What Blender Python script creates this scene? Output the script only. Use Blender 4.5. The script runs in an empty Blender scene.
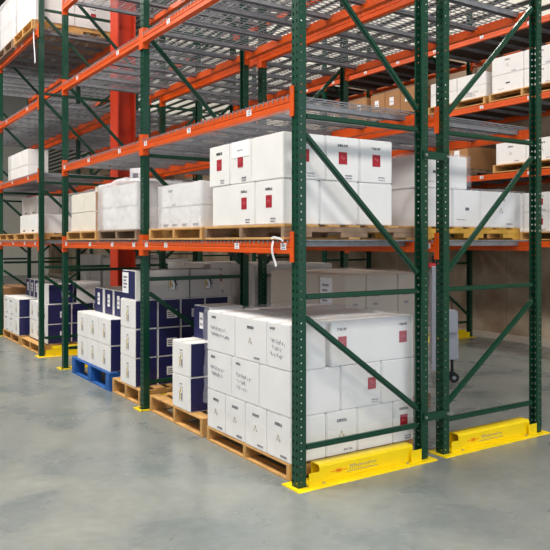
import bpy, bmesh, math, random
from mathutils import Vector, Matrix, noise
random.seed(7)
S = bpy.context.scene
COL = S.collection
PI = math.pi

# ---------------------------------------------------------------- materials
def lin(c):
    return tuple(((v/255)/12.92 if v/255 <= .04045 else ((v/255+.055)/1.055)**2.4) for v in c) + (1,)

def mat(name, rgb, rough=.6, metal=0., var=0., scale=6., bump=0., bscale=40., rgb2=None, spec=.5, coat=0.):
    m = bpy.data.materials.new(name); m.use_nodes = True
    nt = m.node_tree; N = nt.nodes; L = nt.links
    b = N['Principled BSDF']
    b.inputs['Roughness'].default_value = rough
    b.inputs['Metallic'].default_value = metal
    b.inputs['Specular IOR Level'].default_value = spec
    b.inputs['Coat Weight'].default_value = coat
    tc = N.new('ShaderNodeTexCoord')
    base = lin(rgb)
    other = lin(rgb2) if rgb2 else tuple(max(0, v*(1-var)) for v in base[:3]) + (1,)
    nz = N.new('ShaderNodeTexNoise'); nz.inputs['Scale'].default_value = scale; nz.inputs['Detail'].default_value = 5
    L.new(tc.outputs['Object'], nz.inputs['Vector'])
    rp = N.new('ShaderNodeValToRGB')
    rp.color_ramp.elements[0].position = .35; rp.color_ramp.elements[0].color = other
    rp.color_ramp.elements[1].position = .65; rp.color_ramp.elements[1].color = base
    L.new(nz.outputs['Fac'], rp.inputs['Fac']); L.new(rp.outputs['Color'], b.inputs['Base Color'])
    if bump:
        n2 = N.new('ShaderNodeTexNoise'); n2.inputs['Scale'].default_value = bscale; n2.inputs['Detail'].default_value = 4
        L.new(tc.outputs['Object'], n2.inputs['Vector'])
        bp = N.new('ShaderNodeBump'); bp.inputs['Strength'].default_value = bump; bp.inputs['Distance'].default_value = .01
        L.new(n2.outputs['Fac'], bp.inputs['Height']); L.new(bp.outputs['Normal'], b.inputs['Normal'])
    return m

M = {}
M['green'] = mat('green_powder_coat', (4, 66, 46), .34, var=.15, scale=3)
M['dkgreen'] = mat('dark_green_powder_coat', (20, 58, 46), .45, var=.15, scale=3)
M['orange'] = mat('orange_powder_coat', (228, 88, 16), .40, var=.12, scale=4)
M['red_orange'] = mat('column_orange_paint', (200, 56, 24), .5, var=.1, scale=2)
M['yellow'] = mat('yellow_powder_coat', (255, 222, 10), .38, var=.06, scale=5)
M['galv'] = mat('galvanised_steel', (152, 154, 160), .45, metal=.35, var=.2, scale=14)
M['steel'] = mat('bolt_steel', (190, 192, 195), .35, metal=.9)
M['white'] = mat('white_board', (238, 237, 236), .62, var=.05, scale=5, bump=.08, bscale=9)
M['cream'] = mat('cream_board', (238, 231, 216), .65, var=.06, scale=5, bump=.08, bscale=9)
M['beige'] = mat('beige_board', (206, 194, 178), .7, var=.08, scale=4, bump=.08, bscale=9)
M['greyb'] = mat('light_grey_board', (205, 202, 200), .7, var=.06, scale=4, bump=.08, bscale=9)
M['kraft'] = mat('kraft_board', (176, 128, 84), .75, var=.12, scale=6)
M['navy'] = mat('navy_board', (30, 32, 88), .5, var=.12, scale=5)
M['redlab'] = mat('red_label_paper', (172, 26, 46), .5, var=.12, scale=30)
M['redscript'] = mat('pale_red_ink', (200, 90, 98), .6)
M['ink'] = mat('dark_ink', (62, 60, 66), .6)
M['softink'] = mat('grey_ink', (140, 140, 150), .7)
M['gold'] = mat('gold_ink', (196, 170, 84), .5)
M['palegold'] = mat('pale_gold_ink', (214, 200, 160), .5)
M['paper'] = mat('white_paper', (246, 246, 250), .6, var=.03)
M['tape'] = mat('packing_tape', (214, 206, 190), .3, var=.05)
M['wood'] = mat('pale_pallet_wood', (214, 164, 98), .75, var=.25, scale=9, bump=.2, bscale=30)
M['yellowwood'] = mat('yellowed_pallet_wood', (222, 170, 70), .75, var=.25, scale=9, bump=.2, bscale=30)
M['oldwood'] = mat('weathered_pallet_wood', (160, 132, 108), .85, var=.35, scale=9, bump=.3, bscale=30)
M['bluewood'] = mat('blue_painted_wood', (28, 96, 176), .6, var=.3, scale=10, bump=.2)
M['cart'] = mat('grey_enamel', (168, 172, 184), .45, var=.05)
M['black'] = mat('black_rubber', (22, 22, 24), .7)
M['redplastic'] = mat('red_plastic', (206, 30, 30), .4)
M['orangeink'] = mat('orange_ink', (246, 150, 24), .5)
M['strap'] = mat('white_plastic_strap', (240, 240, 244), .35)
M['lampbody'] = mat('lamp_housing', (200, 200, 200), .5)

def film(name, rgb, fac):
    m = bpy.data.materials.new(name); m.use_nodes = True
    nt = m.node_tree; N = nt.nodes; L = nt.links
    b = N['Principled BSDF']; b.inputs['Base Color'].default_value = lin(rgb); b.inputs['Roughness'].default_value = .28
    tr = N.new('ShaderNodeBsdfTransparent'); mx = N.new('ShaderNodeMixShader'); mx.inputs[0].default_value = fac
    out = N['Material Output']
    L.new(tr.outputs[0], mx.inputs[1]); L.new(b.outputs[0], mx.inputs[2]); L.new(mx.outputs[0], out.inputs['Surface'])
    tc = N.new('ShaderNodeTexCoord'); mp = N.new('ShaderNodeMapping'); mp.inputs['Scale'].default_value = (6, 6, 2)
    nz = N.new('ShaderNodeTexNoise'); nz.inputs['Scale'].default_value = 3; nz.inputs['Detail'].default_value = 6
    nz.inputs['Distortion'].default_value = 1.5
    L.new(tc.outputs['Object'], mp.inputs[0]); L.new(mp.outputs[0], nz.inputs['Vector'])
    bp = N.new('ShaderNodeBump'); bp.inputs['Strength'].default_value = .6; bp.inputs['Distance'].default_value = .02
    L.new(nz.outputs['Fac'], bp.inputs['Height']); L.new(bp.outputs['Normal'], b.inputs['Normal'])
    return m
M['film'] = film('stretch_film', (250, 250, 255), .36)
M['thinfilm'] = film('thin_stretch_film', (240, 242, 252), .13)

def emis(name, rgb, s):
    m = bpy.data.materials.new(name); m.use_nodes = True
    b = m.node_tree.nodes['Principled BSDF']
    b.inputs['Base Color'].default_value = lin(rgb)
    b.inputs['Emission Color'].default_value = lin(rgb); b.inputs['Emission Strength'].default_value = s
    return m
M['lamp'] = emis('lamp_lens', (255, 248, 235), 8)

def floor_mat():
    m = bpy.data.materials.new('sealed_concrete'); m.use_nodes = True
    nt = m.node_tree; N = nt.nodes; L = nt.links; b = N['Principled BSDF']
    tc = N.new('ShaderNodeTexCoord')
    def noise(s, d, dist=0):
        n = N.new('ShaderNodeTexNoise'); n.inputs['Scale'].default_value = s; n.inputs['Detail'].default_value = d
        n.inputs['Distortion'].default_value = dist
        L.new(tc.outputs['Object'], n.inputs['Vector']); return n
    a = noise(1.7, 12, .5); c = noise(14, 8, .3)
    r = N.new('ShaderNodeValToRGB'); e = r.color_ramp.elements
    e[0].position = .25; e[0].color = lin((112, 122, 124)); e[1].position = .7; e[1].color = lin((146, 149, 143))
    L.new(a.outputs['Fac'], r.inputs['Fac'])
    r2 = N.new('ShaderNodeValToRGB'); e = r2.color_ramp.elements
    e[0].position = .35; e[0].color = (.88, .88, .87, 1); e[1].position = .65; e[1].color = (1, 1, 1, 1)
    L.new(c.outputs['Fac'], r2.inputs['Fac'])
    mx = N.new('ShaderNodeMix'); mx.data_type = 'RGBA'; mx.blend_type = 'MULTIPLY'; mx.inputs[0].default_value = 1
    L.new(r.outputs['Color'], mx.inputs[6]); L.new(r2.outputs['Color'], mx.inputs[7])
    L.new(mx.outputs[2], b.inputs['Base Color'])
    rr = N.new('ShaderNodeMapRange'); rr.inputs['To Min'].default_value = .16; rr.inputs['To Max'].default_value = .42
    L.new(a.outputs['Fac'], rr.inputs['Value']); L.new(rr.outputs[0], b.inputs['Roughness'])
    return m
M['floor'] = floor_mat()

def wall_mat():
    m = bpy.data.materials.new('tan_concrete_panel'); m.use_nodes = True
    nt = m.node_tree; N = nt.nodes; L = nt.links; b = N['Principled BSDF']; b.inputs['Roughness'].default_value = .85
    tc = N.new('ShaderNodeTexCoord')
    a = N.new('ShaderNodeTexNoise'); a.inputs['Scale'].default_value = 1.3; a.inputs['Detail'].default_value = 10
    L.new(tc.outputs['Object'], a.inputs['Vector'])
    r = N.new('ShaderNodeValToRGB'); e = r.color_ramp.elements
    e[0].position = .35; e[0].color = lin((140, 116, 94)); e[1].position = .68; e[1].color = lin((206, 188, 164))
    L.new(a.outputs['Fac'], r.inputs['Fac'])
    sp = N.new('ShaderNodeSeparateXYZ'); cb = N.new('ShaderNodeCombineXYZ'); bk = N.new('ShaderNodeTexBrick')
    L.new(tc.outputs['Object'], sp.inputs[0]); L.new(sp.outputs['Y'], cb.inputs['X']); L.new(sp.outputs['Z'], cb.inputs['Y']); L.new(cb.outputs[0], bk.inputs['Vector'])
    bk.offset = 0; bk.inputs['Scale'].default_value = 1; bk.inputs['Brick Width'].default_value = 1.22; bk.inputs['Row Height'].default_value = 2.44
    bk.inputs['Mortar Size'].default_value = .006; bk.inputs['Color1'].default_value = (1, 1, 1, 1); bk.inputs['Color2'].default_value = (.9, .89, .88, 1); bk.inputs['Mortar'].default_value = (.6, .57, .54, 1)
    mx = N.new('ShaderNodeMix'); mx.data_type = 'RGBA'; mx.blend_type = 'MULTIPLY'; mx.inputs[0].default_value = 1
    L.new(r.outputs['Color'], mx.inputs[6]); L.new(bk.outputs['Color'], mx.inputs[7]); L.new(mx.outputs[2], b.inputs['Base Color'])
    return m
M['wall'] = wall_mat()
M['clad'] = mat('white_ribbed_cladding', (232, 230, 220), .5, var=.04)
M['darkpanel'] = mat('dark_underside_panel', (62, 50, 44), .8, var=.2)  # dark tone that gives the far shelves their dark undersides
M['dark'] = mat('dark_rib_gap', (60, 60, 58), .8)
M['deckroof'] = mat('roof_decking', (74, 72, 70), .7, var=.1)

# ---------------------------------------------------------------- mesh helpers
class MB:
    def __init__(s): s.v = []; s.f = []; s.mi = []; s.mats = []
    def m(s, name):
        if name not in s.mats: s.mats.append(name)
        return s.mats.index(name)
    def quad(s, pts, mn):
        i = len(s.v); s.v += [tuple(p) for p in pts]; s.f.append(tuple(range(i, i+len(pts)))); s.mi.append(s.m(mn))
    def box(s, x0, x1, y0, y1, z0, z1, mn, fx=None, fy=None):
        i = len(s.v)
        s.v += [(x, y, z) for z in (z0, z1) for y in (y0, y1) for x in (x0, x1)]
        q = [(0,2,3,1), (4,5,7,6), (0,1,5,4), (2,6,7,3), (0,4,6,2), (1,3,7,5)]
        mm = [mn, mn, fy or mn, fy or mn, fx or mn, fx or mn]
        for a, b in zip(q, mm): s.f.append(tuple(i+k for k in a)); s.mi.append(s.m(b))
    def bar(s, p, q, w, h, mn, up=(0, 0, 1)):
        p = Vector(p); q = Vector(q); d = (q-p).normalized(); u = Vector(up)
        if abs(d.dot(u)) > .98: u = Vector((0, 1, 0))
        a = d.cross(u).normalized()*w/2; b = a.cross(d).normalized()*h/2
        i = len(s.v)
        for c in (p, q):
            for sa, sb in ((-1,-1), (1,-1), (1,1), (-1,1)): s.v.append(tuple(c+a*sa+b*sb))
        for k in range(4): s.f.append((i+k, i+(k+1)%4, i+4+(k+1)%4, i+4+k)); s.mi.append(s.m(mn))
        s.f.append((i+3, i+2, i+1, i)); s.f.append((i+4, i+5, i+6, i+7)); s.mi += [s.m(mn)]*2
    def tube(s, p, q, r, mn, n=10):
        p = Vector(p); q = Vector(q); d = (q-p).normalized()
        u = Vector((0, 0, 1)) if abs(d.z) < .9 else Vector((0, 1, 0))
        a = d.cross(u).normalized(); b = a.cross(d).normalized(); i = len(s.v)
        for c in (p, q):
            for k in range(n):
                t = 2*PI*k/n; s.v.append(tuple(c + a*r*math.cos(t) + b*r*math.sin(t)))
        for k in range(n): s.f.append((i+k, i+(k+1)%n, i+n+(k+1)%n, i+n+k)); s.mi.append(s.m(mn))
        s.f.append(tuple(i+k for k in reversed(range(n)))); s.f.append(tuple(i+n+k for k in range(n))); s.mi += [s.m(mn)]*2
    def prism(s, prof, axis, a0, a1, mn):      # prof in the two other axes
        n = len(prof); i = len(s.v)
        for a in (a0, a1):
            for (p, q) in prof:
                s.v.append((a, p, q) if axis == 'x' else (p, a, q))
        for k in range(n): s.f.append((i+k, i+(k+1)%n, i+n+(k+1)%n, i+n+k)); s.mi.append(s.m(mn))
        s.f.append(tuple(i+k for k in reversed(range(n)))); s.f.append(tuple(i+n+k for k in range(n))); s.mi += [s.m(mn)]*2
    def mesh(s, name, bevel=0, seg=1, jit=0, smooth=False):
        me = bpy.data.meshes.new(name); me.from_pydata(s.v, [], s.f)
        for mn in s.mats: me.materials.append(M[mn])
        me.polygons.foreach_set('material_index', s.mi)
        bm = bmesh.new(); bm.from_mesh(me)
        bmesh.ops.remove_doubles(bm, verts=bm.verts, dist=1e-6)
        bmesh.ops.recalc_face_normals(bm, faces=bm.faces)
        if jit:
            for v in bm.verts: v.co += Vector([random.uniform(-jit, jit) for _ in range(3)])
        if bevel: bmesh.ops.bevel(bm, geom=bm.edges[:], offset=bevel, segments=seg, affect='EDGES', clamp_overlap=True)
        if smooth:
            for f in bm.faces: f.smooth = True
        bm.to_mesh(me); bm.free()
        return me

def link(name, me, parent=None, loc=(0, 0, 0), rz=0):
    o = bpy.data.objects.new(name, me); COL.objects.link(o)
    o.location = loc; o.rotation_euler = (0, 0, rz)
    if parent: o.parent = parent
    return o
def tag(o, label, cat, group=None, kind=None):
    o['label'] = label; o['category'] = cat
    if group: o['group'] = group
    o['kind'] = kind or 'thing'
    return o
def thing(name, label, cat, loc=(0, 0, 0), rz=0, group=None):
    return tag(link(name, None, None, loc, rz), label, cat, group)
def struct(name, mb, bevel=0):
    o = link(name, mb.mesh(name, bevel)); o['kind'] = 'structure'; return o

# ---------------------------------------------------------------- the building
mb = MB(); mb.box(-14, 6.6, -9, 30, -.2, 0, 'floor'); struct('floor', mb)
mb = MB(); mb.box(6.6, 6.85, -9, 30, -.2, 4.75, 'wall')
y = -9
mb.box(6.6, 6.85, -9, 30, 4.75, 9.5, 'dark')  # backing set dark so the ribs stand out as stripes
z = 4.78
while z < 9.4:
    mb.box(6.555, 6.6, -9, 30, z, z+.085, 'clad'); z += .17
struct('wall_right', mb)
mb = MB(); mb.box(-14, 6.6, 29.8, 30.05, -.2, 9.5, 'clad')
struct('wall_back', mb)
mb = MB(); mb.box(-14, 6.85, -9, 30, 9.5, 9.7, 'deckroof')
for k in range(20): mb.box(-14, 6.55, -8.5+2*k, -8.38+2*k, 9.0, 9.5, 'deckroof')
struct('ceiling', mb)
mb = MB(); mb.box(6.57, 6.6, -9, 30, 0, .1, 'beige'); struct('baseboard_right', mb)

# orange building column standing in the gap between the two rack runs
mb = MB()
cx, cy = .96, 5.6
mb.box(cx-.13, cx-.11, cy-.14, cy+.14, .012, 8.99, 'red_orange'); mb.box(cx+.11, cx+.13, cy-.14, cy+.14, .012, 8.99, 'red_orange')
mb.box(cx-.11, cx+.11, cy-.008, cy+.008, .012, 8.99, 'red_orange')
mb.box(cx-.2, cx+.2, cy-.2, cy+.2, 0, .012, 'red_orange')
me = mb.mesh('building_column')
o = link('building_column', me); tag(o, 'tall orange steel building column between the two rack runs', 'column')

# ---------------------------------------------------------------- rack parts
PH = 5.35
def post_mesh():
    mb = MB(); g = 'green'
    w = .038; pitch = .0508; D = .060
    # web with two columns of teardrop holes, as a perforated sheet at x=-w
    def sheet(P, u0, u1, holes, r, hz, n0):
        # P(u,z)->point ; a strip u0..u1 with one hole per pitch centred on u=holes
        for k in range(int(PH/pitch)):
            z0 = .006+k*pitch; z1 = z0+pitch; zc = z0+pitch/2
            c = holes
            oct_ = [(c+r*math.cos(t), zc+hz*math.sin(t)) for t in [PI/6+PI/3*i for i in range(6)]]
            o = [(u1, zc+hz*.5), (c, z1), (u0, zc+hz*.5), (u0, zc-hz*.5), (c, z0), (u1, zc-hz*.5)]
            for i in range(6):
                j = (i+1) % 6
                pts = [oct_[i], o[i]]
                if i == 0: pts += [(u1, z1)]
                if i == 1: pts += [(u0, z1)]
                if i == 3: pts += [(u0, z0)]
                if i == 4: pts += [(u1, z0)]
                pts += [o[j], oct_[j]]
                mb.quad([P(u, z) for u, z in pts], g)
    sheet(lambda u, z: (-w, u, z), -w, 0, -.019, .0085, .013, 0)
    sheet(lambda u, z: (-w, u, z), 0, w, .019, .0085, .013, 0)
    ztop = .006+int(PH/pitch)*pitch
    for sy in (-w, w):
        sheet(lambda u, z: (u, sy, z), -w, -w+.04, -w+.022, .0058, .0058, 0)
        mb.quad([(-w+.04, sy, .006), (D-w, sy, .006), (D-w, sy, ztop), (-w+.04, sy, ztop)], g)
        l = sy*.62
        mb.quad([(D-w, sy, .006), (D-w, l, .006), (D-w, l, ztop), (D-w, sy, ztop)], g)
        mb.quad([(D-w, l, .006), (D-w-.012, l, .006), (D-w-.012, l, ztop), (D-w, l, ztop)], g)
    me = mb.mesh('post')
    return me
POST = post_mesh()
def foot(mn='green'):
    mb = MB(); mb.box(-.042, .042, -.042, .042, 0, .008, mn)
    return mb.mesh('foot_plate', .001)
FOOT = foot(); 
HZ = [.25, 1.22, 2.385, 3.60, 4.75]
def brace_meshes():
    hb = MB(); hb.bar((.036, 0, 0), (1.034, 0, 0), .036, .036, 'green')
    H = hb.mesh('horizontal_brace', .008, 2)
    Ds = []
    for za, zb in ((.37, 1.09), (1.35, 2.27), (2.53, 3.50), (3.70, 4.66)):
        a = MB(); a.bar((.036, 0, zb), (1.034, 0, za), .036, .038, 'green'); fa = a.mesh('diagonal_brace', .008, 2)
        b = MB(); b.bar((.036, 0, za), (1.034, 0, zb), .036, .038, 'green'); fb = b.mesh('diagonal_brace', .008, 2)
        Ds.append((fa, fb))
    return H, Ds
HB, DB = brace_meshes()
FD = 1.07
def frame(x, y, where, rev=False, grp=None):
    t = thing('upright_frame', 'green upright frame, '+where, 'rack frame', (x, y, 0), 0, grp)
    link('post', POST, t, (0, 0, .008)); link('post', POST, t, (FD, 0, .008), PI)
    link('foot_plate', FOOT, t, (0, 0, 0)); link('foot_plate', FOOT, t, (FD, 0, 0))
    for z in HZ: link('horizontal_brace', HB, t, (0, 0, z))
    for a in DB: link('diagonal_brace', a[1 if rev else 0], t)
    return t

LZ = [1.578, 2.515, 3.512, 4.505]
BAY = 2.515
def beam_mesh(L):
    mb = MB(); mn = 'orange'
    y0, y1 = .044, L-.044
    # step beam section (x,z): high front lip, lower ledge at the back, shallow groove in the face
    prof = [(-.050, 0), (-.018, 0), (-.018, -.038), (.004, -.038), (.004, -.080), (-.050, -.080), (-.050, -.048), (-.046, -.045), (-.046, -.039), (-.050, -.036)]
    mb.prism(prof, 'y', y0, y1, mn)
    return mb.mesh('beam')
BEAM = beam_mesh(BAY)
def conn_mesh():
    mb = MB(); mn = 'orange'
    mb.box(-.0500, -.0425, .002, .044, -.135, .062, mn)      # leg lapping the post face
    mb.box(-.0500, .012, .0395, .044, -.135, .062, mn)        # end plate welded to the beam
    for z in (-.1, -.03, .03): mb.box(-.0515, -.0500, .015, .027, z-.007, z+.007, 'steel' if z == .03 else mn)
    return mb.mesh('connector_plate', .001)
CONN = conn_mesh()
mbm = MB()
for v in conn_mesh().vertices: pass
CONN2 = CONN.copy()
for v in CONN2.vertices: v.co.y = -v.co.y
CONN2.flip_normals()
def sticker():
    mb = MB(); mb.box(-.0512, -.0502, -.032, .032, -.055, -.012, 'paper')
    for k in range(7): mb.box(-.0516, -.0512, -.022+k*.006, -.022+k*.006+.002+.002*(k % 2), -.038, -.018, 'softink')
    mb.box(-.0516, -.0512, -.022, .02, -.05, -.044, 'softink')
    return mb.mesh('location_label')
STK = sticker()
def beam(x, y, z, label, back=False, stickers=(), grp=None):
    t = thing('shelf_beam', label, 'shelf beam', (x, y+(BAY if back else 0), z), PI if back else 0, grp)
    link('beam', BEAM, t); link('connector_plate', CONN, t); link('connector_plate', CONN2, t, (0, BAY, 0))
    for s in stickers: link('location_label', STK, t, (0, s, 0))
    return t
def deck_mesh():
    mb = MB(); W = 1.2; y0 = 0
    n = 20; r = .0032
    for k in range(n+1):
        yy = .01+(W-.02)*k/n
        mb.box(-.055, FD+.055, yy-r, yy+r, .004, .004+2*r, 'galv')
        mb.box(-.0575, -.0515, yy-r, yy+r, -.018, .0104, 'galv')
        mb.box(FD+.0515, FD+.0575, yy-r, yy+r, -.018, .0104, 'galv')
    for k in range(10):
        xx = .02+(FD-.04)*k/9
        mb.box(xx-r, xx+r, 0, W, -.0024, .004, 'galv')
    wires = mb.mesh('wire_mesh')
    c = MB()
    c.prism([(-.03, -.0024), (-.03, -.036), (-.022, -.036), (-.022, -.007), (.022, -.007), (.022, -.036), (.03, -.036), (.03, -.0024)], 'x', -.015, FD+.015, 'galv')
    return wires, c.mesh('support_channel')
WIRES, CHAN = deck_mesh()
def deck(x, y, z, label, grp=None):
    t = thing('wire_deck', label, 'wire deck', (x, y, z), 0, grp)
    link('wire_mesh', WIRES, t)
    for yy in (.15, .6, 1.05): link('support_channel', CHAN, t, (0, yy, 0))
    return t
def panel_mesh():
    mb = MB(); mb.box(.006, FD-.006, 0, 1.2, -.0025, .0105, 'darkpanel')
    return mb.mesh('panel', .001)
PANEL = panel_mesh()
def solid_deck(x, y, z, label):  # solid panels added to darken the undersides of the far shelves
    t = thing('solid_deck', label, 'shelf deck', (x, y, z), 0, 'added dark shelf panels of the far rack')
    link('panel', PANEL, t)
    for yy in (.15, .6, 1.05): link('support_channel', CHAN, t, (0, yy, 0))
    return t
def guard_mesh():
    mb = MB(); mn = 'yellow'; t = .005
    # C channel: vertical face, top flange, back flange
    prof = [(0, 0), (0, .100), (.014, .115), (.095, .115), (.095, .0), (.095-t, 0), (.095-t, .115-t), (.016, .115-t), (t, .098), (t, 0)]
    prof = [(p-.022, q+.008) for p, q in prof]
    a = MB(); a.prism(prof, 'x', .140, .975, mn)
    p = MB(); p.prism([(-.098, .0), (-.080, .0075), (.10, .0075), (.10, 0)], 'x', -.075, 1.15, mn)
    for X in (-.035, FD-.035+.0): pass
    e = MB(); e.box(-.05, .05, -.046, -.041, .008, .088, mn)
    return a.mesh('guard_channel', .0015), p.mesh('floor_plate'), e.mesh('end_bracket')
GA, GP, GE = guard_mesh()
def guard_emblem():
    mb = MB(); Y = -.0228; random.seed(3)
    def seg(a, b, w, mn):
        mb.bar((a[0], Y, a[1]), (b[0], Y, b[1]), w, .0006, mn, up=(0, 1, 0))
    c = (.30, .062)                              # orange starburst
    for k in range(8):
        t = PI*k/8; L = .036 if k % 2 == 0 else .020
        L = .07 if k == 0 else L
        seg((c[0]-L*math.cos(t), c[1]-L*.5*math.sin(t)), (c[0]+L*math.cos(t), c[1]+L*.5*math.sin(t)), .006, 'orangeink')
    pts = []                                       # flowing script strokes
    n = 120
    for i in range(n):
        u = i/(n-1)
        amp = .017 if u < .22 else (.006 if (i//10) % 4 else .014)
        pts.append((.39+.24*u+.006*math.sin(u*88), .066+amp*math.sin(u*88+.6)))
    for a, b in zip(pts, pts[1:]): seg(a, b, .0022, 'softink')
    seg((.37, .040), (.64, .040), .003, 'softink')
    return mb.mesh('painted_emblem')
GEM = guard_emblem()
def guard(x, y, where, emblem=False):
    t = thing('rack_end_guard', 'yellow steel floor guard '+where, 'rack guard', (x, y, 0))
    link('guard_channel', GA, t); link('floor_plate', GP, t); link('end_bracket', GE, t, (.090, 0, 0)); link('end_bracket', GE, t, (.985, 0, 0))
    if emblem: link('painted_emblem', GEM, t)
    for X in (.16, .9):
        b = MB(); b.tube((X, -.045, .006), (X, -.045, .016), .010, 'steel', 6); link('anchor_bolt', b.mesh('anchor_bolt'), t)
    return t

# ---------------------------------------------------------------- racks
FY = [0, 2.515, 6.12-1.09, 6.12, 8.635, 11.15]
fn = ['nearest end frame', 'second frame from the near end', 'frame just before the orange column', 'frame just past the orange column',
      'second frame past the orange column', 'third frame past the orange column']
bays = [(0, 'nearest bay'), (1, 'second bay'), (3, 'first bay past the orange column'), (4, 'second bay past the orange column')]
lvn = ['lowest', 'second', 'third', 'fourth']
RX = {1: 0.0, 2: 1.305}
rn = {1: 'front rack', 2: 'second rack'}
for r in (1, 2):
    for i, yy in enumerate(FY):
        frame(RX[r], yy, '%s of the %s' % (fn[i], rn[r]), rev=(r == 2), grp='green upright frames')
    for bi, bn in bays:
        for li, z in enumerate(LZ):
            st = {0: (.17, .75, 1.45, 2.33), 1: (.55, 1.5, 2.4), 2: (.6, 1.9), 3: (.9,)}[li] if r == 1 else ()
            if li == 0 and bi == 0: st = (.115, .72, 1.95, 2.38)
            beam(RX[r], FY[bi], z, 'orange aisle-side beam, %s level, %s, %s' % (lvn[li], bn, rn[r]), False, st, 'orange shelf beams')
            beam(RX[r]+FD, FY[bi], z, 'orange rear beam, %s level, %s, %s' % (lvn[li], bn, rn[r]), True, (), 'orange shelf beams')
            for k in (0, 1):
                deck(RX[r], FY[bi]+.05+k*1.212, z, '%s grey wire deck, %s level, %s, %s' % (('nearer', 'farther')[k], lvn[li], bn, rn[r]), 'wire decks')
R3 = 5.36
F3 = [1.755+BAY*k for k in range(7)]
ordn = ['first', 'second', 'third', 'fourth', 'fifth', 'sixth', 'seventh']
for i, yy in enumerate(F3):
    frame(R3, yy, '%s frame of the far rack by the tan wall' % ordn[i], grp='green upright frames')
for i in range(6):
    for li, z in enumerate(LZ):
        beam(R3, F3[i], z, 'orange aisle-side beam, %s level, %s bay, far rack' % (lvn[li], ordn[i]), False, (.5, 1.3, 2.2), 'orange shelf beams')
        beam(R3+FD, F3[i], z, 'orange rear beam, %s level, %s bay, far rack' % (lvn[li], ordn[i]), True, (), 'orange shelf beams')
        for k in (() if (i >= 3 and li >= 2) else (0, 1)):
            (solid_deck if i < 3 else deck)(R3, F3[i]+.05+k*1.212, z, '%s %s, %s level, %s bay, far rack' % (('nearer', 'farther')[k], 'added dark shelf panel' if i < 3 else 'grey wire deck', lvn[li], ordn[i]))
guard(0, 0, 'across the nearest end of the front rack', True)
guard(RX[2], 0, 'across the nearest end of the second rack', True)
guard(0, 6.12, 'in front of the frame just past the orange column')
guard(RX[2], 6.12, 'of the second rack, just past the orange column')
guard(R3, 4.27, 'under the far rack by the tan wall')
def foot_cover(x, y, where):
    mb = MB(); mb.box(-.075, .075, -.085, -.064, 0, .012, 'yellow'); mb.box(-.075, .075, .064, .085, 0, .012, 'yellow')
    mb.box(-.09, -.064, -.085, .085, 0, .012, 'yellow'); mb.box(.064, .12, -.085, .085, 0, .012, 'yellow')
    mb.box(.12, .42, -.085, .085, 0, .012, 'yellow'); mb.box(.14, .42, -.04, .06, .012, .11, 'yellow')
    o = link('post_foot_guard', mb.mesh('post_foot_guard', .001), None, (x, y, 0))
    tag(o, 'small yellow steel collar around the '+where, 'post guard')
foot_cover(0, 2.515, 'foot of the second aisle post of the front rack')
foot_cover(0, 5.03, 'foot of the aisle post before the orange column')
foot_cover(0, 8.635, 'foot of the farthest visible aisle post')

# row spacers between the two racks
for yy, wn in ((0, 'nearest'), (2.515, 'second'), (5.03, 'third'), (6.12, 'fourth')):
    for z, ln in ((.31, 'low'), (2.2, 'high'), (4.1, 'top')):
        t = thing('row_spacer', 'green %s row spacer bolted between the %s pair of frames' % (ln, wn), 'spacer', (1.105, yy-.046, z), 0, 'row spacers')
        mb = MB(); mb.box(-.05, .21, -.006, 0, -.03, .03, 'green'); mb.box(-.05, .21, -.006, .02-.014, .026, .03, 'green'); link('channel', mb.mesh('channel', .001), t)
        for X in (-.032, .187):
            b = MB(); b.tube((X, -.016, 0), (X, -.006, 0), .011, 'steel', 6); link('bolt', b.mesh('bolt'), t)

# ---------------------------------------------------------------- pallets and cartons
def pallet(x0, x1, y0, y1, z, label, wood='wood', h=.11, blocks=False, side=None):
    side = side or wood
    """Deck boards run along the aisle; stringers run from the aisle to the back."""
    t = thing('pallet', label, 'pallet', ((x0+x1)/2, (y0+y1)/2, z), 0, 'pallets')
    X = (x1-x0)/2; Y = (y1-y0)/2; tb = .015
    n = 7; bw = .1; d = MB()
    for k in range(n):
        c = -X+bw/2+(2*X-bw)*k/(n-1); d.box(c-bw/2, c+bw/2, -Y, Y, h-tb, h, wood)
    link('top_boards', d.mesh('top_boards', .002), t)
    for s in (-1, 0, 1):
        c = s*(Y-.022); q = MB()
        if blocks:
            q.box(-X, X, (Y-.06)*s-.05, (Y-.06)*s+.05, h-tb-.02, h-tb, wood)
            for xs in (-1, 0, 1): q.box(xs*(X-.06)-.06, xs*(X-.06)+.06, (Y-.06)*s-.055, (Y-.06)*s+.055, tb, h-tb-.02, wood)
        else:
            zt = h-tb; nz = tb+(h-2*tb)*.52
            q.prism([(-X, tb), (-X*.62, tb), (-X*.6, nz), (-X*.22, nz), (-X*.2, tb), (X*.2, tb), (X*.22, nz), (X*.6, nz), (X*.62, tb), (X, tb), (X, zt), (-X, zt)], 'q', 0, 1, wood) if False else None
            for a, b in ((-X, -X*.62), (-X*.2, X*.2), (X*.62, X)): q.box(a, b, c-.02, c+.02, tb, nz, side)
            q.box(-X, X, c-.02, c+.02, nz, zt, side)
        link('stringer', q.mesh('stringer', .001), t)
    d = MB()
    for c in (-X+.05, 0, X-.05): d.box(c-.05, c+.05, -Y, Y, 0, tb, wood)
    link('bottom_boards', d.mesh('bottom_boards', .002), t)
    return t

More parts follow.
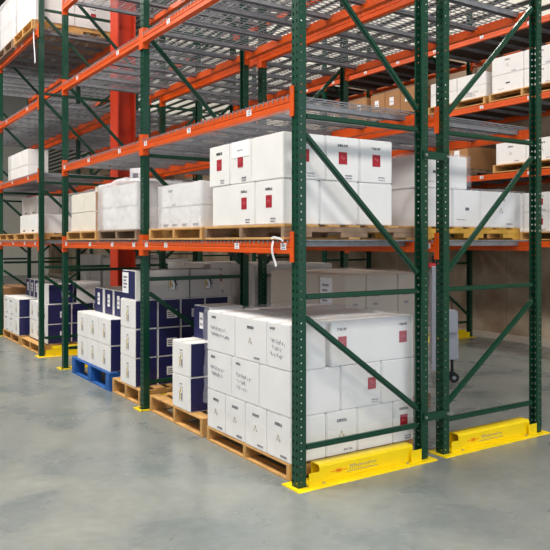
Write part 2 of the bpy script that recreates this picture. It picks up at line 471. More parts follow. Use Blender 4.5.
CC = {}
def glyphs(mb, U, cu, cv, n, gw, gh, mn, seed=0):
    """A short word of little stroked marks, too small to read in the photograph."""
    rnd = random.Random(seed)
    for k in range(n):
        u = cu+(k-(n-1)/2)*gw*1.3
        U(mb, u-gw*.5, u-gw*.22, cv-gh/2, cv+gh/2, mn)
        if rnd.random() < .7: U(mb, u+gw*.2, u+gw*.45, cv-gh/2, cv+gh/2, mn)
        U(mb, u-gw*.45, u+gw*.4, cv+gh*(.25 if rnd.random() < .5 else -.05), cv+gh*.5 if rnd.random() < .5 else cv+gh*.12, mn)
        if rnd.random() < .5: U(mb, u-gw*.45, u+gw*.4, cv-gh*.5, cv-gh*.25, mn)
def face_art(style, w, h, U, seed):
    """Returns list of (partname, MB) drawn on a face through U(mb,u0,u1,v0,v1,mat); u in 0..w, v in 0..h."""
    parts = []
    if style in ('red', 'redoff', 'redpaper'):
        c = w*.5 if style != 'redoff' else w*.76
        s = .037
        a = MB(); U(a, c-s, c+s, h*.52-.042, h*.52+.042, 'redlab')
        for i in range(5):
            r = random.Random(seed+i); u = c-s*.5+i*s*.2
            q = h*.51+.012*r.uniform(-1, 1); U(a, u, u+.007, q, q+.012, 'redscript', 2)
        parts.append(('red_label', a))
        b = MB(); glyphs(b, U, c, h*.80, 5, .014, .018, 'ink', seed)
        glyphs(b, U, min(w-.06, c+.05), h*.13, 5, .010, .010, 'softink', seed+3); glyphs(b, U, min(w-.06, c+.05), h*.07, 6, .008, .008, 'softink', seed+4)
        parts.append(('printed_text', b))
        if style == 'redpaper':
            p = MB(); U(p, .03, w-.03, h*.62, h*1.0, 'paper', 2); glyphs(p, lambda m, a0, a1, b0, b1, mn, l=3: U(m, a0, a1, b0, b1, mn, 3), w*.5, h*.78, 6, .01, .01, 'softink', seed); parts.append(('paper_sheet', p))
    elif style == 'redtwice':
        a = MB(); b = MB()
        for c in (w*.13, w*.86):
            U(a, c-.037, c+.037, h*.52-.042, h*.52+.042, 'redlab')
            for i in range(4): U(a, c-.02+i*.01, c-.014+i*.01, h*.5+.006*(i % 2), h*.5+.012+.006*(i % 2), 'redscript', 2)
            glyphs(b, U, c, h*.82, 5, .014, .018, 'ink', seed)
        parts += [('red_label', a), ('printed_text', b)]
    elif style == 'leaf':
        b = MB(); glyphs(b, U, w*.5, h*.78, 5, .014, .020, 'ink', seed); glyphs(b, U, w*.7, h*.1, 5, .012, .014, 'softink', seed+1)
        parts.append(('printed_text', b))
        a = MB()
        for i in range(7):
            t = i/6; u = w*.5-.022+.035*t; v = h*.42+.022*math.sin(t*5)+.02*t; U(a, u, u+.005, v-.004, v+.012, 'palegold' if i % 3 else 'softink')
        parts.append(('printed_emblem', a))
    elif style == 'scribble':
        b = MB(); r = random.Random(seed)
        for row in range(2+seed % 2):
            u = w*(.12+.08*r.random()); v = h*.60-row*h*.15
            k = 0; end = w*r.uniform(.5, .8)
            while u < end:
                k += 1; u += .0035*r.uniform(.1, 1.2)+(.014 if r.random() < .08 else 0)
                vv = v-.02*(u-w*.1)/w+.010*math.sin(k*.95)*r.uniform(.5, 1.4)+.003*math.sin(k*.31)
                U(b, u, u+.0026, vv-.0035, vv+.0035, 'softink')
        glyphs(b, U, w*.25, h*.86, 4, .014, .018, 'ink', seed)
        parts.append(('printed_text', b))
    elif style == 'text':
        b = MB(); glyphs(b, U, w*.5, h*.14, 5, .016, .02, 'ink', seed); parts.append(('printed_text', b))
    elif style == 'dot':
        b = MB(); U(b, w*.45, w*.58, h*.45, h*.53, 'ink'); glyphs(b, U, w*.3, h*.2, 8, .01, .006, 'softink', seed); parts.append(('printed_mark', b))
    elif style == 'logo':
        a = MB(); c = w*.58; v = h*.5; s = min(.05, w*.2)
        U(a, c-s, c+s, v-.06, v+.06, 'softink'); U(a, c-s+.006, c+s-.006, v-.054, v+.054, 'paper', 2)
        for i in range(6): U(a, c-s+.012+i*.006, c-s+.022+i*.006, v+.035-i*.013, v+.05-i*.013, 'ink' if i > 3 else 'gold', 3)
        U(a, c-s+.01, c-s+.03, v-.045, v+.03, 'gold', 3)
        for i in range(5): U(a, c+i*.007, c+.016+i*.007, v+.045-i*.015, v+.055-i*.012, 'ink', 3)
        U(a, c+s-.026, c+s-.012, v-.05, v+.045, 'ink', 3)
        parts.append(('printed_emblem', a))
    elif style == 'bottle':
        a = MB(); c = w*.5; v = h*.48; s = .032
        U(a, c-s, c+s, v-.07, v+.055, 'softink'); U(a, c-s+.004, c+s-.004, v-.066, v+.051, 'paper', 2)
        U(a, c-s+.007, c-.004, v-.06, v+.015, 'gold', 3); U(a, c+.008, c+s-.008, v-.06, v+.0, 'ink', 3); U(a, c-.012, c+.012, v+.01, v+.045, 'gold', 3)
        glyphs(a, U, c, v+.075, 4, .010, .010, 'softink', seed)
        parts.append(('printed_emblem', a))
    elif style == 'navylab':
        a = MB(); U(a, w*.5-.035, w*.5+.035, h*.32, h*.80, 'paper'); glyphs(a, lambda m, a0, a1, b0, b1, mn, l=2: U(m, a0, a1, b0, b1, mn, 2), w*.5, h*.62, 3, .014, .02, 'ink', seed)
        glyphs(a, lambda m, a0, a1, b0, b1, mn, l=2: U(m, a0, a1, b0, b1, mn, 2), w*.5, h*.45, 3, .014, .02, 'ink', seed+1); parts.append(('white_label', a))
    elif style == 'navyside':
        a = MB(); q = min(w*.52, w-.15); U(a, q, q+.11, h*.32, h*.62, 'paper')
        for i in range(3): U(a, q+.01, q+.09, h*.37+i*h*.07, h*.37+i*h*.07+.008, 'ink', 2)
        parts.append(('white_label', a))
    elif style == 'sheet':
        a = MB(); U(a, w*.05, w*.5, h*.2, h*.92, 'paper')
        for i in range(4): U(a, w*.12, w*.12+.1-.02*(i % 2), h*.72-i*h*.12, h*.72-i*h*.12+.02, 'softink', 2)
        parts.append(('paper_sheet', a))
    elif style == 'brownlab':
        a = MB(); q = min(w*.35, .07); U(a, q, q+.075, h*.5, h*.5+.04, 'redlab'); U(a, q+.01, q+.06, h*.3, h*.3+.02, 'softink'); parts.append(('printed_label', a))
    elif style == 'kraftlab':
        a = MB(); U(a, w*.3, w*.3+.10, h*.45, h*.45+.13, 'paper'); U(a, w*.3+.01, w*.3+.08, h*.45+.05, h*.45+.06, 'ink', 2); parts.append(('white_label', a))
    return parts

def carton(x0, x1, y0, y1, z0, z1, label, col='white', cx=None, cy=None, ax='plain', ay='plain', grp='cartons', rz=0, wear=.0025):
    g = .002
    W = round(x1-x0-2*g, 3); D = round(y1-y0-2*g, 3); Hh = round(z1-z0-.0015, 3)
    v = random.randrange(3)
    key = (W, D, Hh, col, cx, cy, ax, ay, v)
    if key not in CC:
        mb = MB(); mb.box(-W/2, W/2, -D/2, D/2, 0, Hh, col, cx, cy)
        body = mb.mesh('carton', 0, 0)
        bm = bmesh.new(); bm.from_mesh(body)
        for vv in bm.verts:
            vv.co.x += random.uniform(-wear, wear*.2)*(1 if vv.co.x > 0 else -1); vv.co.y += random.uniform(-wear, wear*.2)*(1 if vv.co.y > 0 else -1)
        bmesh.ops.bevel(bm, geom=bm.edges[:], offset=.006, segments=2, affect='EDGES')
        bm.to_mesh(body); bm.free()
        parts = []
        e = .0005
        def Ux(m, u0, u1, v0, v1, mn, lay=1):     # aisle face (-X): u runs towards the camera
            m.box(-W/2-e*lay-.0006, -W/2+.001, D/2-u1, D/2-u0, v0, v1, mn)
        def Uy(m, u0, u1, v0, v1, mn, lay=1):     # end face (-Y): u runs away from the aisle
            m.box(-W/2+u0, -W/2+u1, -D/2-e*lay-.0006, -D/2+.001, v0, v1, mn)
        for nm, m in face_art(ax, D, Hh, Ux, v*17+1): parts.append((nm, m.mesh(nm)))
        for nm, m in face_art(ay, W, Hh, Uy, v*17+5): parts.append((nm, m.mesh(nm)))
        tp = MB(); tp.box(-W/2+.004, W/2-.004, -.024, .024, Hh-.0005, Hh+.0005, 'tape'); parts.append(('packing_tape', tp.mesh('packing_tape')))
        CC[key] = (body, parts)
    body, parts = CC[key]
    o = link('carton', body, None, ((x0+x1)/2, (y0+y1)/2, z0), rz)
    for nm, me in parts: link(nm, me, o)
    tag(o, label, 'box', grp)
    return o

rows = ['aisle side', 'second row in', 'third row in', 'fourth row in', 'fifth row in']
tn = {1: ['only'], 2: ['bottom', 'top'], 3: ['bottom', 'middle', 'top'], 4: ['bottom', 'second', 'third', 'top']}
cn = ['nearest column', 'second column', 'third column', 'fourth column', 'fifth column']
def stack(xs, ys, zs, where, grp, desc='white', col='white', cx=None, cy=None, artx=None, arty=None, skip=(), wear=.0025):
    """xs, ys, zs are edge lists; artx[(iy,iz)] / arty[(ix,iz)] give the print on the outer faces."""
    artx = artx or {}; arty = arty or {}
    nz = len(zs)-1
    for iz in range(nz):
        X = xs[iz] if isinstance(xs[0], (list, tuple)) else xs
        Y = ys[iz] if isinstance(ys[0], (list, tuple)) else ys
        for ix in range(len(X)-1):
            for iy in range(len(Y)-1):
                if (ix, iy, iz) in skip: continue
                a = artx.get((iy, iz), artx.get('all', 'plain')) if ix == 0 else 'plain'
                b = arty.get((ix, iz), arty.get('all', 'plain')) if iy == 0 else 'plain'
                dd = desc
                if 'red' in a or 'red' in b: dd = desc+' red-labelled'
                lab = '%s carton, %s tier, %s, %s, %s' % (dd, tn[nz][iz], rows[ix], cn[iy], where)
                j = .0012
                carton(X[ix], X[ix+1], Y[iy], Y[iy+1], zs[iz], zs[iz+1], lab, col, cx, cy, a, b, grp, random.uniform(-.002, .002), wear)

def wrap(x0, x1, y0, y1, z0, z1, label, mn='film', topknot=False, amp=.012, seed=1):
    """Wrinkled stretch film around a load."""
    bm = bmesh.new(); bmesh.ops.create_cube(bm, size=1)
    bmesh.ops.delete(bm, geom=[f for f in bm.faces if f.normal.z < -.5], context='FACES_ONLY')
    bmesh.ops.subdivide_edges(bm, edges=bm.edges[:], cuts=30, use_grid_fill=True)
    cx, cy = (x0+x1)/2, (y0+y1)/2; r = random.Random(seed)
    ph = [r.uniform(0, 6.28) for _ in range(6)]
    for v in bm.verts:
        ux, uy, uz = v.co
        x = ux*(x1-x0); yv = uy*(y1-y0); zz = (uz+.5)*(z1-z0)
        p = Vector((x*5+seed*3.1, yv*5, zz*3.2+ph[0]))
        n = noise.noise(p)+.6*abs(noise.noise(p*2.3))+.3*noise.noise(p*5)
        k = amp*(.9*n+.6)
        if abs(ux) > .499: x += math.copysign(k, ux)
        if abs(uy) > .499: yv += math.copysign(k, uy)
        if uz > .499:
            zz += k*.8
            if topknot: zz += .06*math.exp(-((x+.3)**2+(yv)**2)/.06)+.025*abs(math.sin(x*17+ph[4])*math.sin(yv*15+ph[5]))
        v.co = (x, yv, zz)
    for f in bm.faces: f.smooth = True
    me = bpy.data.meshes.new('stretch_wrap'); bm.to_mesh(me); bm.free(); me.materials.append(M[mn])
    o = link('stretch_wrap', me, None, (cx, cy, z0)); tag(o, label, 'plastic wrap', 'stretch wraps'); return o

# ---- nearest floor pallet: 3 tiers of white cartons
W1 = 'nearest floor pallet'
pallet(0.0, 1.11, .115, 1.285, 0, 'pale wooden pallet under the big white stack by the nearest guard')
stack([[0, .295, .567, .905, 1.11], [0, .42, .79, 1.11], [0, .295, .33, 1.11]],
      [[.105, .40, .69, .985, 1.28], [.105, .50, .89, 1.28], [.105, .40, .84, 1.28]],
      [.112, .415, .720, 1.030], W1, 'cartons on the nearest floor pallet', artx={
        (0, 0): 'leaf', (1, 0): 'leaf', (2, 0): 'leaf', (3, 0): 'leaf', (0, 1): 'plain', (1, 1): 'scribble', (2, 1): 'scribble',
        (0, 2): 'scribble', (1, 2): 'leaf', (2, 2): 'scribble'},
      arty={(1, 0): 'leaf', (3, 0): 'red', (1, 1): 'redoff', (0, 1): 'plain', (2, 2): 'redtwice'},
      skip={(1, 0, 2), (1, 1, 2), (1, 2, 2)})
wrap(-.008, 1.118, .097, 1.288, .30, 1.034, 'thin clear stretch film around the nearest floor stack of white cartons', 'thinfilm', amp=.020, seed=5)

# ---- second floor pallet: navy sided cartons
W2 = 'second floor pallet'
pallet(.0, 1.1, 1.36, 2.42, 0, 'pale wooden pallet under the short navy and white stack', h=.15)
stack([0, .36, .72, 1.08], [1.58, 1.935], [.152, .44, .728], W2, 'navy and white cartons', 'navy-sided white', 'white', None, 'navy',
      {'all': 'bottle'}, {'all': 'plain'})
carton(.19, .53, 1.60, 1.90, .730, 1.02, 'single navy carton with white label standing on top of the short navy stack', 'white', 'navy', None, 'navylab', 'plain', 'navy and white cartons')

# ---- second bay, tall stack
W3 = 'tall stack beside second post'
pallet(.0, 1.1, 2.66, 3.40, 0, 'pale wooden pallet under the tall navy stack in the second bay', h=.15)
stack([0, .24, .49, .765, 1.04], [2.78, 3.18], [.152, .435, .718, 1.0], W3, 'navy and white cartons', 'navy-sided white', 'white', None, 'navy',
      {'all': 'bottle'}, {(1, 0): 'navyside', (1, 1): 'navyside', (2, 1): 'navyside', (3, 1): 'navyside', (1, 2): 'navyside', (2, 2): 'navyside', (3, 2): 'navyside', 'all': 'plain'})
carton(0.01, .15, 2.80, 3.16, 1.002, 1.29, 'narrow navy carton with white sheet, on aisle edge of the tall stack top', 'white', 'navy', None, 'sheet', 'plain', 'navy and white cartons')
carton(.155, .60, 2.80, 3.16, 1.002, 1.29, 'white carton with square emblem on top of the tall stack, nearer the aisle', 'greyb', None, None, 'plain', 'logo', 'emblem cartons')
carton(.61, .96, 2.80, 3.16, 1.002, 1.29, 'white carton with square emblem on top of the tall stack, farther from the aisle', 'greyb', None, None, 'plain', 'logo', 'emblem cartons')

# ---- blue pallet
W4 = 'blue pallet'
pallet(-.02, 1.05, 3.80-.36, 4.72, 0, 'blue painted wooden pallet in the second bay', 'bluewood', h=.19, blocks=True)
stack([0, .35, .70, 1.05], [3.47, 3.845, 4.22, 4.586], [.192, .47, .752], W4, 'navy and white cartons', 'navy-sided white', 'white', None, 'navy',
      {'all': 'bottle'}, {'all': 'navyside'})
for i, (a, b) in enumerate(((3.50, 3.76), (3.80, 4.06), (4.12, 4.40))):
    carton(.15, .51, a, b, .754, 1.04, 'navy carton with white label, %s of three atop the blue-pallet stack' % ('nearest', 'middle', 'farthest')[i],
           'white', 'navy', None, 'navylab', 'plain', 'navy cartons on the blue pallet stack')

# ---- beyond the column, floor level
pallet(0, 1.08, 6.28, 7.30, 0, 'pale wooden pallet just past the orange column', h=.13)
stack([.12, .46, .78, 1.08], [6.29, 6.62, 6.97, 7.28], [.132, .41, .69], 'first pallet past column', 'navy and white cartons', 'navy-sided white', 'white', None, 'navy',
      {'all': 'bottle'}, {'all': 'navyside'})
for i, (a, b) in enumerate(((6.32, 6.6), (6.64, 6.92))):
    carton(.14, .5, a, b, .692, .97, 'navy-sided carton, %s of two atop first stack past the column' % ('nearer', 'farther')[i], 'white', None, 'navy', 'plain', 'navyside', 'navy and white cartons')
carton(.54, .9, 6.32, 6.72, .692, .99, 'navy labelled carton standing back on the first stack past the column', 'white', 'navy', None, 'navylab', 'plain', 'navy and white cartons')
pallet(0, 1.08, 7.42, 8.5, 0, 'pale wooden pallet at the far left of the floor row', h=.13)
stack([0, .36, .72, 1.08], [7.44, 7.78, 8.12, 8.46], [.132, .41, .69], 'far left pallet', 'navy and white cartons', 'navy-sided white', 'white', None, 'navy',
      {(0, 0): 'bottle', (0, 1): 'bottle', 'all': 'leaf'}, {'all': 'plain'})
for i, (a, b) in enumerate(((7.46, 7.70), (7.72, 7.96), (7.98, 8.22))):
    carton(.3, .66, a, b, .692, .97, 'navy labelled carton, %s of three atop the far left stack' % ('nearest', 'middle', 'farthest')[i], 'white', 'navy', None, 'navylab', 'plain', 'navy and white cartons')
pallet(0, 1.08, 8.8, 9.9, 0, 'wooden pallet under tall brown cartons at the far left', 'oldwood', h=.13)
stack([0, .54, 1.08], [8.82, 9.35, 9.88], [.132, .46, .78], 'last floor pallet at left edge', 'brown cartons', 'brown', 'kraft', artx={'all': 'kraftlab'})

# ---- first shelf level of the front rack
ZD = LZ[0]+.0115
pallet(-.06, 1.12, .09, 1.21, ZD, 'wooden pallet on the lowest shelf under the red-labelled cartons', 'wood', h=.1, side='oldwood')
stack([[-.05, .25, .59, .91], [-.05, .30, .60, .91]], [[.12, .47, 1.10], [.12, .52, .83, 1.15]], [ZD+.102, ZD+.404, ZD+.712], 'nearest shelf pallet', 'red-labelled cartons on the shelf', artx={
    (0, 0): 'red', (1, 0): 'redoff', (1, 1): 'redpaper', (2, 1): 'red', (0, 1): 'plain'},
      arty={(0, 1): 'red', (1, 1): 'red', (2, 1): 'red', 'all': 'plain'})
pallet(-.06, 1.1, 1.25, 2.30, ZD, 'pale wooden pallet on the lowest shelf beside the second post', 'wood', h=.1)
stack([[-.03, .3, .63, .96]]*2, [[1.32, 1.52, 1.72, 1.91, 2.10], [1.32, 1.71, 2.10]], [ZD+.102, ZD+.282, ZD+.462], 'second shelf pallet', 'film wrapped cartons', artx={(0, 0): 'text', (1, 0): 'text', (2, 0): 'text', (3, 0): 'text', (1, 1): 'leaf'})
wrap(-.045, .975, 1.305, 2.115, ZD+.1, ZD+.465, 'clear stretch film around the low white load on the second shelf pallet', 'film', amp=.012, seed=2)
pallet(-.06, 1.1, 2.60, 3.66, ZD, 'weathered wooden pallet wrapped in film on the lowest shelf, second bay', 'oldwood', h=.1)
stack([-.03, .33, .69, 1.05], [2.66, 3.14, 3.62], [ZD+.102, ZD+.335, ZD+.555], 'film-wrapped pallet of second bay', 'film wrapped cartons')
wrap(-.055, 1.075, 2.625, 3.65, ZD+.102, ZD+.56, 'crinkled white stretch film bunched over the load in the second bay shelf', 'film', True, .022, 3)
mb = MB(); mb.quad([(0, -.08, 0), (0, .08, 0), (.03, .05, .1), (.03, -.01, .16)], 'paper'); mb.quad([(.002, -.04, .03), (.002, .03, .03), (.018, .02, .07), (.02, .0, .09)], 'softink')
sh = MB(); sh.box(-.08, .08, -.002, .002, 0, .13, 'paper'); sh.box(-.04, .03, -.003, -.002, .03, .08, 'softink')
o = link('paper_slip', sh.mesh('paper_slip'), None, (.12, 3.05, ZD+.60), -1.1); tag(o, 'white paper slip tucked upright on top of the crinkled film load', 'paper')
pallet(-.06, 1.1, 3.74, 4.80, ZD, 'pale wooden pallet on the lowest shelf just before the column gap', 'wood', h=.1)
stack([-.03, .36, .72, 1.05], [3.86, 4.28, 4.72], [ZD+.102, ZD+.32, ZD+.54], 'cream load before column gap', 'cream cartons', 'cream', 'cream', None, 'kraft')
wrap(-.045, 1.065, 3.845, 4.735, ZD+.102, ZD+.545, 'thin stretch film around the cream load before the column gap', 'thinfilm', amp=.014, seed=21)
carton(.1, .55, 3.87, 4.25, ZD+.562, ZD+.62, 'flat cream carton lying on top of the cream load', 'cream', None, None, 'plain', 'plain', 'cream cartons')

# hanging white plastic strip on nearest shelf beam
def strip(x, y, z, L, label, w=.022):
    mb = MB(); pts = []
    n = 12
    for i in range(n+1):
        u = i/n; pts.append(Vector((x-.006*math.sin(u*5), y+.02*math.sin(u*3.0)-.03*u, z-L*u)))
    for a, b in zip(pts, pts[1:]): mb.bar(a, b, w, .002, 'strap', up=(1, 0, 0))
    kn = [Vector((x-.004, y+.02, z+.015)), Vector((x-.012, y-.03, z+.022)), Vector((x-.006, y-.10, z+.01)), Vector((x+.0, y-.12, z-.004))]
    for a, b in zip(kn, kn[1:]): mb.bar(a, b, .014, .004, 'strap', up=(1, 0, 0))
    o = link('plastic_strip', mb.mesh('plastic_strip'), None); tag(o, label, 'strip')
strip(-.064, .215, LZ[0]+.005, .17, 'white plastic strip hanging from the nearest lowest beam')
strip(-.064, 6.28, 4.66, .62, 'long white plastic strip hanging from the fourth-level beam at the upper left', .05)

# ---- shelves past the column, front rack
pallet(-.05, 1.1, 6.32, 7.42, ZD, 'wooden pallet on the lowest shelf just past the orange column', 'wood', h=.1)
stack([0, .5, 1.0], [6.36, 6.86, 7.36], [ZD+.102, ZD+.37], 'first shelf pallet past column', 'white cartons past the column', artx={'all': 'text'}, col='white')
pallet(-.05, 1.1, 7.5, 8.56, ZD, 'wooden pallet on the lowest shelf at the far left', 'wood', h=.1)
stack([.3, .65, 1.0], [7.52, 8.0, 8.5], [ZD+.102, ZD+.40, ZD+.70], 'far left shelf pallet', 'white cartons past the column', col='greyb', desc='pale grey', artx={'all': 'text'})
ZD2 = LZ[1]+.0115
stack([.1, .42], [7.32, 7.8, 8.3, 8.6], [ZD2, ZD2+.22, ZD2+.46], 'second shelf at far left', 'white cartons past the column', artx={'all': 'plain'})
ZD4 = LZ[3]+.0115
pallet(-.1, 1.1, 6.26, 7.32, ZD4, 'pallet on the fourth shelf nearest the column, upper left', 'wood', h=.13)
stack([-.05, .5, 1.05], [6.28, 6.8, 7.3], [ZD4+.132, ZD4+.48, ZD4+.84], 'fourth-shelf pallet at upper left', 'cartons on the fourth shelf', arty={(1, 0): 'red', 'all': 'plain'}, artx={'all': 'plain'})
pallet(-.1, 1.1, 7.42, 8.5, ZD4, 'dark weathered pallet on the fourth shelf at the far upper left', 'oldwood', h=.13)
stack([-.05, .5, 1.05], [7.44, 7.96, 8.46], [ZD4+.132, ZD4+.48, ZD4+.84], 'far upper left shelf pallet', 'cartons on the fourth shelf', 'grey wrapped', 'greyb', artx={'all': 'plain'})
wrap(-.07, 1.07, 7.42, 8.48, ZD4+.13, ZD4+.85, 'grey stretch film around the load at the far upper left', 'film', amp=.015, seed=8)

# ---- second rack
pallet(1.25, 2.4, .16, 1.2, ZD, 'pale wooden pallet on the lowest shelf of the second rack end', 'yellowwood', h=.1)
stack([[1.27, 1.60, 1.93, 2.44], [1.27, 1.52, 1.77]], [[.18, .66, 1.14], [.18, .66, 1.14]], [ZD+.102, ZD+.40, ZD+.66], 'end shelf pallet of second rack', 'wrapped cartons at the second rack end', arty={(1, 0): 'dot', (2, 0): 'leaf', (0, 1): 'dot'})
wrap(1.255, 2.455, .165, 1.155, ZD+.1, ZD+.405, 'clear stretch film around the lower white load of the second rack end', 'thinfilm', amp=.012, seed=11)
wrap(1.255, 1.785, .168, 1.15, ZD+.42, ZD+.665, 'loose stretch film around the upper cartons of the second rack end', 'thinfilm', amp=.012, seed=12)
pallet(1.28, 2.32, 1.12, 2.3, 0, 'weathered pallet on the floor behind the nearest white stack', 'oldwood', h=.13)
stack([1.27, 1.50, 1.88, 2.27], [1.1, 1.5, 1.9, 2.32], [.132, .51, .89, 1.28], 'tall beige stack behind nearest pallet', 'beige cartons', 'beige', 'beige', arty={'all': 'brownlab'}, artx={(0, 2): 'sheet', 'all': 'plain'})
wrap(1.255, 2.285, 1.085, 2.335, .14, 1.285, 'thin stretch film around the tall beige stack in the second rack', 'thinfilm', amp=.01, seed=14)
pallet(1.3, 2.35, 2.66, 3.7, 0, 'weathered pallet in the second bay of the second rack', 'oldwood', h=.13)
stack([1.3, 1.82, 2.35], [2.68, 3.18, 3.68], [.132, .55, .97, 1.33], 'second rack, second bay', 'grey cartons', 'grey', 'greyb', artx={'all': 'red', (1, 0): 'plain'})
pallet(1.3, 2.35, 3.82, 4.9, 0, 'weathered pallet before the column in the second rack', 'oldwood', h=.13)
stack([1.3, 1.82, 2.35], [3.84, 4.36, 4.88], [.132, .55, .97, 1.30], 'grey stack before column, second rack', 'grey cartons', 'pale grey', 'greyb')
pallet(1.3, 2.35, 6.3, 7.4, 0, 'weathered pallet past the column in the second rack', 'oldwood', h=.13)
stack([1.3, 1.82, 2.35], [6.32, 6.84, 7.38], [.132, .55, .97, 1.30], 'grey stack past column, second rack', 'grey cartons', 'pale grey', 'greyb')
pallet(1.3, 2.35, 7.5, 8.56, 0, 'weathered pallet at the far end of the second rack', 'oldwood', h=.13)
stack([1.3, 1.82, 2.35], [7.52, 8.04, 8.54], [.132, .55, .97, 1.35], 'farthest grey stack, second rack', 'grey cartons', 'pale grey', 'greyb')
pallet(1.3, 2.35, 6.5, 7.5, ZD2, 'empty weathered pallet on the second shelf of the second rack', 'oldwood', h=.13)
pallet(1.3, 2.35, 7.6, 8.56, ZD2, 'farther empty weathered pallet on the second shelf of the second rack', 'oldwood', h=.13)
stack([1.3, 1.82, 2.35], [6.34, 6.86, 7.38], [ZD, ZD+.3, ZD+.55], 'second rack shelf past column', 'grey cartons', 'pale grey', 'greyb')

# ---- far rack by the wall
def far_load(y0, y1, lvl, h, where, col='white', desc='white', tiers=1, ny=2, nx=2, artx=None, x0=5.36, pal='wood'):
    zd = LZ[lvl]+.0115
    pallet(x0-.04, x0+1.1, y0-.02, y1+.02, zd, 'wooden pallet under the %s load, %s' % (desc, where), pal, h=.11)
    xs = [x0+1.06*i/nx for i in range(nx+1)]; ys = [y0+(y1-y0)*i/ny for i in range(ny+1)]
    zs = [zd+.112+h*i/tiers for i in range(tiers+1)]
    stack(xs, ys, zs, where, 'cartons on the far rack', desc, col, artx=artx or {'all': 'plain'})
far_load(1.85, 2.92, 2, .50, 'third shelf, nearest', tiers=2, artx={'all': 'leaf', (1, 0): 'dot'})
far_load(3.02, 4.10, 2, .36, 'third shelf, second load', tiers=2, artx={(0, 0): 'scribble', (1, 1): 'text'})
far_load(4.40, 5.5, 2, .42, 'third shelf, brown load', 'kraft', 'brown', tiers=1, ny=3, artx={'all': 'kraftlab'}, pal='oldwood')
far_load(5.6, 6.7, 2, .42, 'third shelf, farther brown load', 'kraft', 'brown', tiers=1, ny=3, artx={'all': 'kraftlab'}, pal='oldwood')
far_load(1.85, 2.85, 1, .30, 'second shelf, nearest', tiers=1, ny=2, artx={'all': 'leaf'})
far_load(3.35, 4.10, 1, .33, 'second shelf, brown cartons', 'kraft', 'brown', tiers=1, ny=2, artx={'all': 'kraftlab'}, pal='oldwood')
far_load(1.85, 2.95, 0, .52, 'lowest shelf of far rack', tiers=2, artx={'all': 'red'})
far_load(4.4, 5.5, 1, .5, 'second shelf, third load', 'greyb', 'pale grey', tiers=1)
far_load(6.95, 8.1, 2, .55, 'third shelf, fifth load', 'beige', 'beige', tiers=1)
far_load(8.2, 9.2, 2, .5, 'third shelf, sixth load', 'cream', 'cream', tiers=1)
far_load(11.9, 13.0, 2, .6, 'third shelf, far end', 'beige', 'beige', tiers=1)
far_load(7.0, 8.1, 0, .55, 'lowest shelf, third bay', 'beige', 'beige', tiers=1)
far_load(9.4, 10.5, 0, .55, 'lowest shelf, fourth bay', 'greyb', 'pale grey', tiers=1)

# ---- wheeled grey stand in the aisle behind the second rack
t = thing('wheeled_stand', 'grey wheeled equipment stand in the aisle behind the racks', 'cart', (3.35, 1.80, 0), -.58)
mb = MB(); mb.box(-.24, -.17, -.05, .05, .14, 1.30, 'cart'); link('mast', mb.mesh('mast', .006), t)
mb = MB(); mb.box(-.165, .045, -.09, .09, .56, .81, 'cart'); link('control_box', mb.mesh('control_box', .01, 2), t)
mb = MB(); mb.box(-.06, .06, -.045, .045, .26, .56, 'cart'); mb.box(-.13, .06, -.02, .02, .3, .34, 'cart'); link('leg', mb.mesh('leg', .006), t)
mb = MB(); mb.tube((-.205, 0, 1.30), (-.205, 0, 1.42), .02, 'black'); mb.box(-.27, -.14, -.03, .03, 1.28, 1.34, 'redplastic'); link('handle', mb.mesh('handle', .008, 2), t)
mb = MB(); mb.tube((0, 0, .81), (0, 0, .90), .005, 'black'); mb.tube((0, 0, .90), (-.05, 0, .93), .005, 'black'); link('hook_wire', mb.mesh('hook_wire'), t)
for X in (.0, -.10):
    w = MB(); w.tube((X, 0, .12), (X, 0, .27), .016, 'black'); w.box(X-.03, X+.03, -.028, .028, .09, .12, 'black')
    c = link('caster', w.mesh('caster'), t)
    w = MB(); w.tube((X+.02, -.018, .055), (X+.02, .018, .055), .055, 'black', 20); w.tube((X+.02, -.022, .055), (X+.02, .022, .055), .022, 'galv', 12)
    link('wheel', w.mesh('wheel'), c)

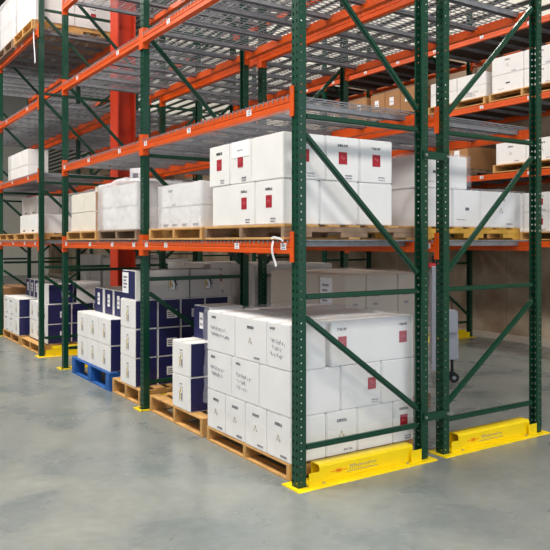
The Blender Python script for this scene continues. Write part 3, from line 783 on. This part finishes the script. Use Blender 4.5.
# ---------------------------------------------------------------- lamps and light
def high_bay(x, y, label):
    t = thing('high_bay_lamp', label, 'lamp', (x, y, 8.3), 0, 'high bay lamps')
    mb = MB(); mb.box(-.6, .6, -.3, .3, 0, .12, 'lampbody'); link('housing', mb.mesh('housing', .01), t)
    mb = MB(); mb.box(-.56, .56, -.26, .26, -.01, 0, 'lamp'); link('lens', mb.mesh('lens'), t)
    mb = MB(); mb.tube((-.5, 0, .12), (-.5, 0, 1.1), .006, 'black', 6); mb.tube((.5, 0, .12), (.5, 0, 1.1), .006, 'black', 6); link('hanger', mb.mesh('hanger'), t)
    l = bpy.data.lights.new('high_bay', 'AREA'); l.shape = 'RECTANGLE'; l.size = 1.6; l.size_y = 1.0; l.energy = 520 if x < 0 else (300 if y < 0 else 170); l.color = (1, .95, .88)
    lo = bpy.data.objects.new('high_bay_light', l); COL.objects.link(lo); lo.location = (x, y, 8.25)
for i, (x, y, w) in enumerate([(-3.4, -4, 'over the aisle crossing behind the viewer'), (-2.6, 1.5, 'over the front aisle, nearest'), (-2.6, 6.5, 'over the front aisle, middle'),
                               (-2.6, 12, 'over the front aisle, farther'), (2.2, -4, 'over the cross aisle'), (4.0, 4, 'over the rear aisle, nearer'), (4.0, 10, 'over the rear aisle, middle'), (4.0, 17, 'over the rear aisle, farther')]):
    high_bay(x, y, 'white rectangular high bay lamp '+w)

def area(name, loc, rot, sx, sy, e, col):
    l = bpy.data.lights.new(name, 'AREA'); l.shape = 'RECTANGLE'; l.size = sx; l.size_y = sy; l.energy = e; l.color = col
    o = bpy.data.objects.new(name, l); COL.objects.link(o); o.location = loc; o.rotation_euler = rot
# daylight through the open dock doors on the near side
area('dock_door_daylight', (0, -9.0, 3.2), (PI/2, 0, 0), 12, 5.5, 430, (.80, .89, 1))
area('side_fill_light', (-12.5, 1.5, 3.2), (PI/2, 0, -PI/2), 12, 5.5, 400, (1, .98, .95))  # unseen fill light added across the aisle to brighten the aisle-side faces

w = bpy.data.worlds.new('World'); S.world = w; w.use_nodes = True
bg = w.node_tree.nodes['Background']; bg.inputs[0].default_value = (.93, .96, 1, 1); bg.inputs[1].default_value = .10

cam = bpy.data.cameras.new('Camera'); co = bpy.data.objects.new('Camera', cam); COL.objects.link(co)
co.location = (-2.610, -3.696, 1.58)
co.rotation_euler = (PI/2, 0, -math.atan2(.5476, .8368))
cam.sensor_width = 36; cam.lens = 36*704/550; cam.shift_y = -34/550; cam.clip_end = 200
S.camera = co
S.view_settings.view_transform = 'Standard'; S.view_settings.look = 'None'; S.view_settings.gamma = 1
S.view_settings.use_curve_mapping = False; S.view_settings.exposure = -0.15
